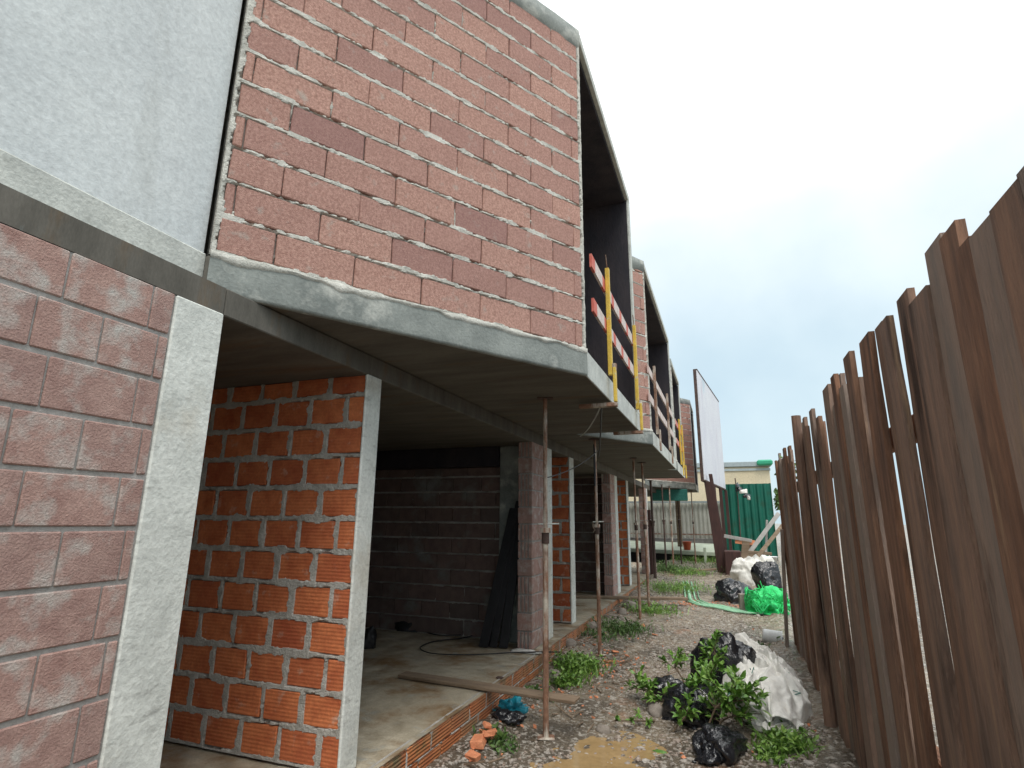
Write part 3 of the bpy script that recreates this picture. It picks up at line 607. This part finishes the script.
# clay rubble, one thing per larger piece
RG = 'broken clay brick pieces'
k = 0
for (px, py, s, lb) in [(478, 752, .17, 'largest broken orange brick piece at the plinth foot'), (486, 744, .13, 'orange brick shard propped above the nearest rubble'), (472, 764, .12, 'orange brick shard nearest the bottom edge of the picture'), (495, 742, .09, 'small orange shard right of the nearest rubble'),
                       (594, 648, .07, 'small clay shard by the foot of the second prop'), (606, 662, .12, 'flat reddish clay piece on the path right of the weeds'), (627, 657, .08, 'reddish clay chip right of the second prop'), (655, 637, .08, 'orange clay piece on the path beyond the second prop'), (643, 627, .10, 'tan clay piece at the foot of the paired props'),
                       (632, 672, .06, 'clay chip in the middle of the path'), (615, 653, .09, 'clay chip beside the flat reddish piece')]:
    q = gl(px, py, .0); b = MB(); a = rng.uniform(0, 6); u = np.array([math.cos(a), math.sin(a), rng.uniform(-.3, .5)]) * s; v = np.array([-math.sin(a), math.cos(a), rng.uniform(-.2, .2)]) * s * .6
    hh = s * .35 if k < 4 else s * .22
    b.box(np.array(q) - u / 2 - v / 2, u, v, np.cross(u, v) / (s * s * .6) * hh, 'orange', 0, .006, s * .09)
    if k < 2:
        b.box(np.array(q) + (.03, .05, .05), v * .9, -u * .5, (0, .01, .03), 'orange', 0, .005, s * .06)
    tag(b.build('brick_piece'), lb, 'brick', RG); k += 1
crumple('blue_scrap', gl(512, 716), (.12, .10, .07), 'blue', 'crumpled blue plastic scrap below the plinth', 'scrap', None, 51, 1.1, 4, 0, 2.8)
crumple('dark_scrap', gl(508, 726), (.16, .10, .07), 'blackbag', 'dark plastic scrap under the blue one', 'scrap', None, 52, .7, 4)
crumple('yellow_wrapper', gl(660, 747), (.085, .04, .02), 'leaf', 'small yellow green wrapper on the mud', 'wrapper', None, 53, .6, 3)
for i, (px, py, s, lb) in enumerate([(531, 765, .022, 'white pebble in the foreground mud'), (592, 632, .11, 'grey stone beside the second prop at the plinth'), (560, 668, .13, 'grey stone in the weeds at the plinth'), (553, 682, .11, 'grey stone beside the nearest prop'), (570, 650, .10, 'pale stone behind the weeds at the plinth'), (655, 712, .10, 'grey stone left of the leafy branches'),
                                     (630, 610, .16, 'grey rubble stone by the second pier'), (640, 600, .14, 'pale rubble stone by the second pier'), (622, 616, .12, 'dark rubble stone by the second pier'), (603, 728, .07, 'flat stone in the ochre puddle')]):
    crumple('stone', gl(px, py, -.01), (s, s * .8, s * .75), 'stone' if 'white' not in lb else 'whiteplastic', lb, 'stone', 'larger stones on the path', 60 + i, .3, 3, i)

# ================================================================ PLANTS
def leaf(b, p, d, n, L_, W_, m, tint):
    p = np.array(p); s = np.cross(d, n); s /= np.linalg.norm(s) + 1e-9; nn = np.cross(s, d)
    V = [p, p + d * L_ * .35 + s * W_ * .5 + nn * L_ * .05, p + d * L_ * .38 - nn * L_ * .03, p + d * L_ * .35 - s * W_ * .5 + nn * L_ * .05,
         p + d * L_ * .75 + s * W_ * .36, p + d * L_ * .75 - nn * L_ * .03, p + d * L_ * .75 - s * W_ * .36, p + d * L_ - nn * L_ * .14]
    b.add(V, [(0, 1, 2), (0, 2, 3), (1, 4, 5, 2), (2, 5, 6, 3), (4, 7, 5), (5, 7, 6)], m, tint)
def rv(r): v = r.normal(0, 1, 3); return v / np.linalg.norm(v)
def branch(loc, direc, L_, nl, label, seed, size=.07, spread=.12, m='leaf', name='leafy_branch', group='cut leafy branches on the black bags', up=.1):
    r = np.random.default_rng(seed); O = thing(name, label, 'branch', loc, group); d = np.array(direc, float); d /= np.linalg.norm(d); st = MB(); lf = MB(); lo = np.array(loc)
    main = [lo + d * L_ * t + np.array([.03 * math.sin(6 * t + seed), .03 * math.cos(5 * t), up * math.sin(t * 2.6)]) for t in np.linspace(0, 1, 10)]
    st.tube(main, list(np.linspace(.009, .004, 10)), 'stem', 6)
    for k in range(max(4, nl // 14)):
        t = r.uniform(.25, 1.); p = main[int(t * 9)]; e = rv(r) * (1, 1, .5) + (0, 0, .45) + d * .5; e /= np.linalg.norm(e); ll = spread * r.uniform(.7, 1.8)
        tw = [p + e * ll * q + (0, 0, -.04 * q * q) for q in np.linspace(0, 1, 5)]; st.tube(tw, .0035, 'stem', 5)
        for j in range(14):
            q = r.uniform(.2, 1.05); pp = p + e * ll * q; dd = rv(r) + e * .8 + (0, 0, .1); dd /= np.linalg.norm(dd); nn = np.array([0, 0, 1.]) + rv(r) * .5
            leaf(lf, pp, dd, nn, size * r.uniform(.7, 1.3), size * .5 * r.uniform(.8, 1.2), m, r.beta(1.2, 2.2))
    st.build('stem', O); lf.build('foliage', O, fix=False); return O
def gu(px, py, u): q = gl(px, py); return (q[0], q[1], q[2] + u)
branch(gu(672, 712, .03), (-.9, .5, .15), .42, 190, 'leftmost leafy branch tip reaching onto the bare path', 1, .075, .15)
branch(gu(706, 738, .12), (.6, .35, .2), .42, 330, 'largest bushy green branch covering the nearest black bag', 2, .085, .19, up=.12)
branch(gu(700, 722, .14), (.2, .8, .4), .35, 150, 'bright yellow green upright branch beside the shiny black bag', 3, .085, .15)
branch(gu(722, 742, .10), (.2, .4, .0), .25, 150, 'dark green branch between nearest bag and tarp end', 4, .08, .17)
branch(gu(676, 732, .02), (.3, .8, .15), .34, 130, 'light green branch in front of the small black bag', 5, .075, .13)
branch(gu(682, 705, .20), (-.2, .9, .2), .30, 80, 'green branch lying on top of the low black bag', 8, .075, .13)
B = branch(gu(655, 722, .02), (-.9, -.55, .02), .42, 28, 'bare twig with few leaves pointing to the puddle', 6, .05, .06, up=.03)
def weeds(loc, n, h, rad, label, seed, m='leaf', name='weed_clump', group='weeds along the path', cat='weeds', broad=.25):
    r = np.random.default_rng(seed); b = MB()
    for k in range(n):
        x, y = r.normal(0, 1, 2) * rad; px, py = loc[0] + x, loc[1] + y * 1.; base = np.array([px, py, float(gz(np.array(px), np.array(py))) - .01 + (loc[2] if len(loc) > 2 else 0)])
        if px < XP + .01: continue
        d = np.array([r.normal(0, .45), r.normal(0, .45), 1.]); d /= np.linalg.norm(d); L_ = h * r.uniform(.5, 1.2); s = np.cross(d, rv(r)); s /= np.linalg.norm(s); w = .006
        if r.random() < broad:
            b.tube([base, base + d * L_ * .6], .002, m, 3, .3, False)
            for j in range(4):
                dd = d * .5 + rv(r); dd /= np.linalg.norm(dd); leaf(b, base + d * L_ * r.uniform(.3, .8), dd, np.array([0, 0, 1.]) + rv(r) * .4, .05 * r.uniform(.7, 1.4), .03, m, r.random())
        else:
            dr = np.array([d[0], d[1], -.2]) * L_ * .5; t = r.random()
            b.add([base - s * w, base + s * w, base + d * L_ * .5 + s * w * .8, base + d * L_ * .5 - s * w * .8, base + d * L_ * .9 + dr], [(0, 1, 2, 3), (3, 2, 4)], m, t)
    return tag(b.build(name, fix=False), label, cat, group, rc=False)
weeds(gl(578, 672)[:2], 520, .24, .13, 'tall bright green weeds at the plinth left of the second prop', 1)
weeds(gl(566, 684)[:2], 200, .17, .10, 'lower green weeds between the nearest prop and the tall clump', 2)
weeds(gl(622, 632)[:2], 420, .20, .22, 'dark weeds between the second prop and the paired props', 3, 'darkleaf')
weeds(gl(650, 612)[:2], 300, .22, .25, 'weeds around the feet of the paired props', 4)
weeds(gl(673, 590)[:2], 420, .30, .40, 'green weeds beyond the paired props beside the path', 5)
weeds(gl(700, 562)[:2], 500, .35, .70, 'grassy weeds at the far end of the path left of the billboard post', 6, broad=.1)
weeds(gl(738, 570)[:2], 600, .35, .60, 'olive grass behind the white sacks right of the billboard post', 7, 'darkleaf', broad=.1)
weeds(gl(786, 748)[:2], 520, .16, .09, 'bright grass at the fence foot in the near right corner', 8, broad=.15)
weeds(gl(772, 760)[:2], 200, .09, .06, 'short grass left of the near right corner grass', 9, broad=.1)
weeds(gl(752, 647)[:2], 320, .10, .10, 'low moss green weeds beside the white tub', 10, 'darkleaf', broad=.4)
weeds(gl(540, 700)[:2], 170, .10, .045, 'short weeds behind the foot of the nearest prop', 11, 'darkleaf')
weeds(gl(500, 745)[:2], 220, .08, .07, 'thin dark weeds among the near brick rubble', 12, 'darkleaf', broad=.1)
weeds(gl(600, 640)[:2], 160, .12, .14, 'small weeds around the stone by the second prop', 13, 'darkleaf')
weeds(gl(717, 700)[:2], 60, .08, .10, 'tiny weeds behind the low black bag', 14, 'darkleaf')

weeds(gl(662, 572)[:2], 700, .38, .42, 'dark rank weeds under the pale green ledge behind the props', 15, 'darkleaf', broad=.4)
weeds(gl(690, 574)[:2], 400, .22, .35, 'low green weeds beside the farthest plank', 16, broad=.3)
branch(gu(712, 705, .30), (.3, .6, .4), .25, 110, 'small bright branch at the top of the shiny black bag', 12, .08, .12)
# ================================================================ TIMBER FENCE on the right
FN = thing('timber_fence', 'tall rough brown timber fence along the right side of the path', 'fence', (.78, 6., -.2))
y = .6; k = 0
while y < 9.9:
    w = random.uniform(.12, .24); near = y < 7.2
    top = (2.55 if near else 2.48) + random.uniform(-.10, .10)
    if 7.2 < y < 7.7: top = 2.30
    xx = .80 + random.uniform(-.03, .03); lx = random.uniform(-.02, .03); b = MB(); n = 14
    P = np.zeros((n, 5, 3)); Z = np.linspace(-.35, top, n)
    for i in range(n):
        ja = .010 * math.sin(i * .9 + k) + random.uniform(-.006, .006); jb = .010 * math.sin(i * .7 + k * 2) + random.uniform(-.006, .006)
        xw = xx + lx * (Z[i] / 2.5)
        P[i] = [(xw, y + ja, Z[i]), (xw + .03, y + ja, Z[i]), (xw + .03, y + w + jb, Z[i]), (xw, y + w + jb, Z[i]), (xw, y + ja, Z[i])]
    b.grid(P, 'timber', random.random()); b.add([P[-1, 0], P[-1, 1], P[-1, 2], P[-1, 3]], [(0, 1, 2, 3)], 'timber', .5); b.build('board', FN)
    y += w + random.uniform(.002, .014); k += 1
for z in (.35, 2.0):
    b = MB(); b.ax(  .88, .95, .6, 9.9, z, z + .12, 'timber', .01); b.build('rail', FN)
for y in (6.25,):
    b = MB(); b.tube([(.74, y, -.35), (.73, y + .03, 1.2), (.74, y, 2.66 if y < 7 else 2.5)], [.055, .05, .045], 'timber', 9, .3); b.build('round_post', FN)
# boards lying against fence foot
for i, (y0, y1, z0, z1, lb) in enumerate([(9.6, 10.9, -.15, 1.5, 'short leaning board against the far end of the fence')]):
    b = MB(); b.box((.66, y0 - .1, z0), (.04, 0, 0), (0, .16, 0), (.10, .1, z1 - z0), 'timber', .9, .006); tag(b.build('leaning_board'), lb, 'board')
# creeper peeping over the fence
O = thing('fence_creeper', 'small green creeper peeping over the far top of the timber fence', 'plant', (.95, 9.2, 2.2)); lf = MB(); r_ = np.random.default_rng(9)
for i in range(110):
    p = np.array([.93, 9.3, 2.35]) + np.clip(r_.normal(0, 1, 3), -1.4, 1.4) * (.08, .4, .10); leaf(lf, p, rv(r_), rv(r_), .07, .04, 'darkleaf', r_.random())
lf.build('foliage', O, fix=False); b = MB(); b.tube([(.98, 9.2, -.3), (.98, 9.25, 1.2), (.95, 9.3, 2.3)], .015, 'stem', 6); b.build('stem', O)

# ================================================================ BILLBOARD
BB = thing('billboard', 'large pale billboard on dark red posts seen nearly edge on', 'billboard', (-.4, 22., 0.))
A = np.array([-.62, 20., 0]); Bp = np.array([.03, 26., 0]); dv = (Bp - A); Lb = np.linalg.norm(dv); dv /= Lb; nv = np.array([dv[1], -dv[0], 0])
b = MB(); b.box(A + (0, 0, 2.95), dv * Lb, (0, 0, 3.85), nv * .03, 'adpanel', 0, .004); b.build('advert_panel', BB)
b = MB()
for z in (2.93, 6.80): b.box(A - nv * .10 + (0, 0, z), dv * Lb, (0, 0, .05), nv * .14, 'rust_dark')
for t in (0, .5, 1.): b.box(A + dv * (Lb * t - .03) - nv * .10 + (0, 0, 2.93), dv * .06, (0, 0, 3.9), nv * .095, 'rust_dark')
b.build('panel_frame', BB)
for i, (t, w) in enumerate([(0.02, .30), (.33, .13), (.66, .12), (.97, .12)]):
    b = MB(); q = A + dv * Lb * t; ft = q + np.array([.22 if i == 0 else .0, 0, -.2]); tp_ = q + np.array([-.02, 0, 2.92])
    b.box(ft, (w, 0, 0), (0, .2, 0), tp_ - ft, 'post_dark', 0, .01); b.build('post', BB)
b = MB(); b.box(A + (.45, .6, .0), (.12, 0, 0), (0, .14, 0), (-.30, -.2, 3.2), 'post_dark', 0, .01); b.build('brace', BB)

# ================================================================ BACKGROUND
def corrugated(b, p0, p1, z0, z1, pitch, amp, m):
    p0 = np.array(p0, float); p1 = np.array(p1, float); d = p1 - p0; W = np.linalg.norm(d); d /= W; n_ = np.array([d[1], -d[0], 0]); k = int(W / pitch * 8)
    t = np.linspace(0, W, k); h = amp * np.clip(np.sin(t / pitch * 2 * math.pi) * 1.6, -1, 1); P = np.zeros((k, 2, 3))
    for j, z in enumerate((z0, z1)): P[:, j] = p0 + t[:, None] * d + h[:, None] * n_; P[:, j, 2] = z
    b.grid(P, m)
CF = thing('corrugated_fence', 'pale grey corrugated steel fence at the end of the path', 'fence', (-3, 28, .8))
b = MB(); corrugated(b, (-9, 28.2, 0), (-.05, 28., 0), .85, 2.5, .19, .03, 'greymetal'); o = b.build('steel_sheet', CF, fix=False); o.modifiers.new('t', 'SOLIDIFY').thickness = .01
b = MB(); b.ax(-9, -.05, 27.85, 27.93, 2.46, 2.54, 'greytrim'); b.ax(-9, -.05, 27.85, 27.92, 1.0, 1.06, 'rust'); b.build('rail', CF)
b = MB(); b.ax(-9, -.05, 28.3, 28.6, -.3, .86, 'mortar_dim', .02); b.ax(-9, -.05, 27.95, 28.28, -.3, .84, 'mortar_dim', .02); b.build('base_wall', CF)
b = MB(); P = aty(650, 541, 25); Q = aty(719, 551, 24); b.box((P[0] - 1.5, 25.2, .32), (Q[0] - P[0] + 1.5, -.8, -.05), (.2, 1.9, .25), (0, 0, .16), 'concrete_ledge', 0, .02); b.box((-4.5, 25.35, -.1), (4., -.8, 0), (.2, 1.6, .2), (0, 0, .40), 'black'); tag(b.build('concrete_ledge'), 'pale green concrete ledge before the corrugated fence', 'ledge')  # black box paints the dark gap under the overhanging slab
b = MB(); b.ax(-.95, -.85, 23.9, 24.0, -.0, .62, 'concrete_ledge', .01); tag(b.build('marker_stake'), 'thin pale green stake in the weeds below the ledge', 'stake')
GF = thing('green_hoarding', 'dark green corrugated steel hoarding right of the billboard', 'hoarding', (1, 26, 0))
b = MB(); corrugated(b, (-.1, 26.6, 0), (1.86, 26.4, 0), .1, 3.22, .28, .035, 'greenmetal'); o = b.build('steel_sheet', GF, fix=False); o.modifiers.new('t', 'SOLIDIFY').thickness = .01
b = MB(); b.ax(-.1, 1.86, 26.62, 26.70, 3.1, 3.18, 'rust_dark'); b.ax(1.80, 1.88, 26.5, 26.6, 0, 3.24, 'rust_dark'); b.build('rail', GF)
BH_ = thing('beige_building', 'beige rendered building with grey parapet and green roof corner behind the fences', 'building', (-3, 36, 0))
b = MB(); b.ax(-14, 2.42, 34, 48, 0, 4.62, 'beige', .03); b.build('wall', BH_)
b = MB(); b.ax(-14, 2.46, 33.94, 48, 4.4, 4.52, 'greytrim'); b.ax(-14, 2.50, 33.90, 48, 4.625, 4.90, 'greytrim', .02); b.build('parapet', BH_)
b = MB(); b.box((1.80, 33.6, 4.66), (.80, 0, .0), (0, 1.2, 0), (0, 0, .30), 'greentrim', 0, .08); b.build('green_roof_corner', BH_)
b = MB(); b.ax(-14, -0.2, 33.96, 34, 0.8, 2.6, 'pale_wall'); b.build('dado', BH_)
# distant low hedge/houses on the right so that the gap by the fence is not empty
TR = thing('small_tree', 'pale far tree between the green hoarding and the timber fence', 'tree', (3.4, 40, 0)); r_ = np.random.default_rng(5)
b = MB(); b.tube([(3.4, 40, 0), (3.45, 40, 1.5), (3.4, 40, 2.6)], [.12, .09, .05], 'stem', 8); b.build('trunk', TR)
lf = MB()
for i in range(900):
    p = np.array([3.5, 40, 3.0]) + np.clip(r_.normal(0, 1, 3), -1.6, 1.6) * (.28, .4, .35); leaf(lf, p, rv(r_), rv(r_), .22, .14, 'darkleaf', r_.random())
lf.build('crown', TR, fix=False)
# timber stack and leaning boards by the hoarding
SG = 'loose boards piled by the green hoarding'
def stick(px0, py0, px1, py1, yy, w, m, lb, name='loose_board', dy=.6):
    a = aty(px0, py0, yy); c = aty(px1, py1, yy + dy); d = c - a; u = d / np.linalg.norm(d); s = np.cross(u, (0, 1, 0)); s /= np.linalg.norm(s); b = MB()
    b.box(a - s * w / 2, d, s * w, (0, .05, 0), m, .5, .008); tag(b.build(name), lb, 'board', SG)
stick(750, 552, 779, 513, 17, .11, 'mortar_dim', 'pale grey board leaning up to the right before the green hoarding')
stick(758, 556, 783, 525, 15.5, .09, 'plank', 'brown board leaning parallel to the grey one')
stick(766, 553, 767, 520, 17.5, .06, 'mortar_dim', 'short upright grey board behind the leaning ones', dy=.1)
stick(748, 552, 772, 554, 16.5, .08, 'plank', 'flat brown board on the far grass', dy=.1)
stick(724, 536, 752, 541, 18, .10, 'mortar_dim', 'pale board on top of the pile under the hoarding', dy=.4)
stick(735, 541, 755, 543, 18.2, .14, 'orange', 'reddish board under the pale one on the pile', dy=.3)
stick(744, 566, 746, 541, 17.5, .20, 'plank', 'stout ochre timber upright below the pile', dy=.0)
stick(752, 565, 751, 545, 18.5, .14, 'plank', 'second stout timber upright below the pile', dy=.0)
b = MB(); q = aty(733, 560, 19.5); b.ax(q[0] - .25, q[0] + .25, 19.4, 20., -.05, .72, 'post_dark', .03); tag(b.build('dark_crate'), 'dark red crate standing behind the billboard post', 'crate')
b = MB(); q = aty(724, 548, 20.5); b.ax(q[0] - .1, q[0] + .9, 20.4, 21., .1, .55, 'teal', .03); tag(b.build('teal_crate'), 'dark teal crate beside the dark red one', 'crate')
O = thing('plastic_rag', 'black and white plastic rag caught above the green hoarding', 'rag', aty(739, 490, 19.5)); c0 = np.array(O.location)
b = MB(); b.tube([aty(741, 545, 19.6), aty(738, 500, 19.6), aty(735, 478, 19.5)], .018, 'rust_dark', 6); b.build('stick', O)
for i, (dx, dz, m) in enumerate([(0, .0, 'blackbag'), (.14, -.06, 'whitebag'), (.2, -.2, 'blackbag'), (-.04, .14, 'blackbag'), (.26, -.26, 'whitebag')]):
    o = crumple('flap', (dx, 0, dz - .05), (.13, .05, .10), m, '', '', None, 80 + i, .7, 3, .4 * i); del o['label']; del o['category']; o.parent = O

# ================================================================ CAMERA, LIGHT, SKY
cam = bpy.data.cameras.new('camera'); co = bpy.data.objects.new('camera', cam); COL.objects.link(co); S.camera = co
right = ROT @ np.array([1, 0, 0]); upv = ROT @ np.array([0, -1, 0]); back = ROT @ np.array([0, 0, -1])
co.matrix_world = Matrix(((right[0], upv[0], back[0], 0), (right[1], upv[1], back[1], 0), (right[2], upv[2], back[2], EYE), (0, 0, 0, 1)))
cam.sensor_width = 36; cam.lens = 36 * F_PX / 1024; cam.clip_end = 3000; cam.clip_start = .05
W = bpy.data.worlds.new('World'); S.world = W; W.use_nodes = True; nt = W.node_tree; N = nt.nodes; K = nt.links; N.clear()
out = N.new('ShaderNodeOutputWorld'); bg = N.new('ShaderNodeBackground'); sky = N.new('ShaderNodeTexSky'); sky.sky_type = 'NISHITA'; sky.sun_disc = False
sky.sun_elevation = math.radians(58); sky.sun_rotation = math.radians(155); sky.air_density = 1.; sky.dust_density = 2.; sky.ozone_density = 1.5
tc = N.new('ShaderNodeTexCoord'); sp = N.new('ShaderNodeSeparateXYZ'); K.new(tc.outputs['Generated'], sp.inputs[0])
el = N.new('ShaderNodeValToRGB'); cr = el.color_ramp; cr.elements[0].position = 0.; cr.elements[0].color = (4.3, 5.4, 5.9, 1); cr.elements[1].position = .80; cr.elements[1].color = (14., 14., 13.6, 1)
e = cr.elements.new(.28); e.color = (5.1, 6.1, 6.5, 1); e = cr.elements.new(.48); e.color = (6.6, 7.2, 7.4, 1); K.new(sp.outputs[2], el.inputs[0])
nz = N.new('ShaderNodeTexNoise'); nz.inputs['Scale'].default_value = 2.6; nz.inputs['Detail'].default_value = 5; K.new(tc.outputs['Generated'], nz.inputs['Vector'])
nr = N.new('ShaderNodeValToRGB'); nr.color_ramp.elements[0].position = .35; nr.color_ramp.elements[0].color = (.85, .89, .93, 1); nr.color_ramp.elements[1].position = .65; nr.color_ramp.elements[1].color = (1.12, 1.09, 1.07, 1); K.new(nz.outputs[0], nr.inputs[0])
mu = N.new('ShaderNodeMix'); mu.data_type = 'RGBA'; mu.blend_type = 'MULTIPLY'; mu.inputs[0].default_value = 1.; K.new(el.outputs[0], mu.inputs[6]); K.new(nr.outputs[0], mu.inputs[7])
mx = N.new('ShaderNodeMix'); mx.data_type = 'RGBA'; mx.inputs[0].default_value = .9; K.new(sky.outputs[0], mx.inputs[6]); K.new(mu.outputs[2], mx.inputs[7])
K.new(mx.outputs[2], bg.inputs[0]); bg.inputs[1].default_value = .10; K.new(bg.outputs[0], out.inputs[0])
sl = bpy.data.lights.new('sun', 'SUN'); sl.energy = 1.1; sl.angle = math.radians(25); sl.color = (1, .96, .90); so = bpy.data.objects.new('sun', sl); COL.objects.link(so)
d = Vector((math.sin(math.radians(155)) * math.cos(math.radians(58)), math.cos(math.radians(155)) * math.cos(math.radians(58)), math.sin(math.radians(58))))
so.rotation_euler = d.to_track_quat('Z', 'Y').to_euler(); so.location = d * 30
S.view_settings.view_transform = 'Standard'; S.view_settings.look = 'None'; S.view_settings.gamma = 1; S.view_settings.exposure = .66; S.view_settings.use_curve_mapping = False
S.render.resolution_x = 1024; S.render.resolution_y = 768
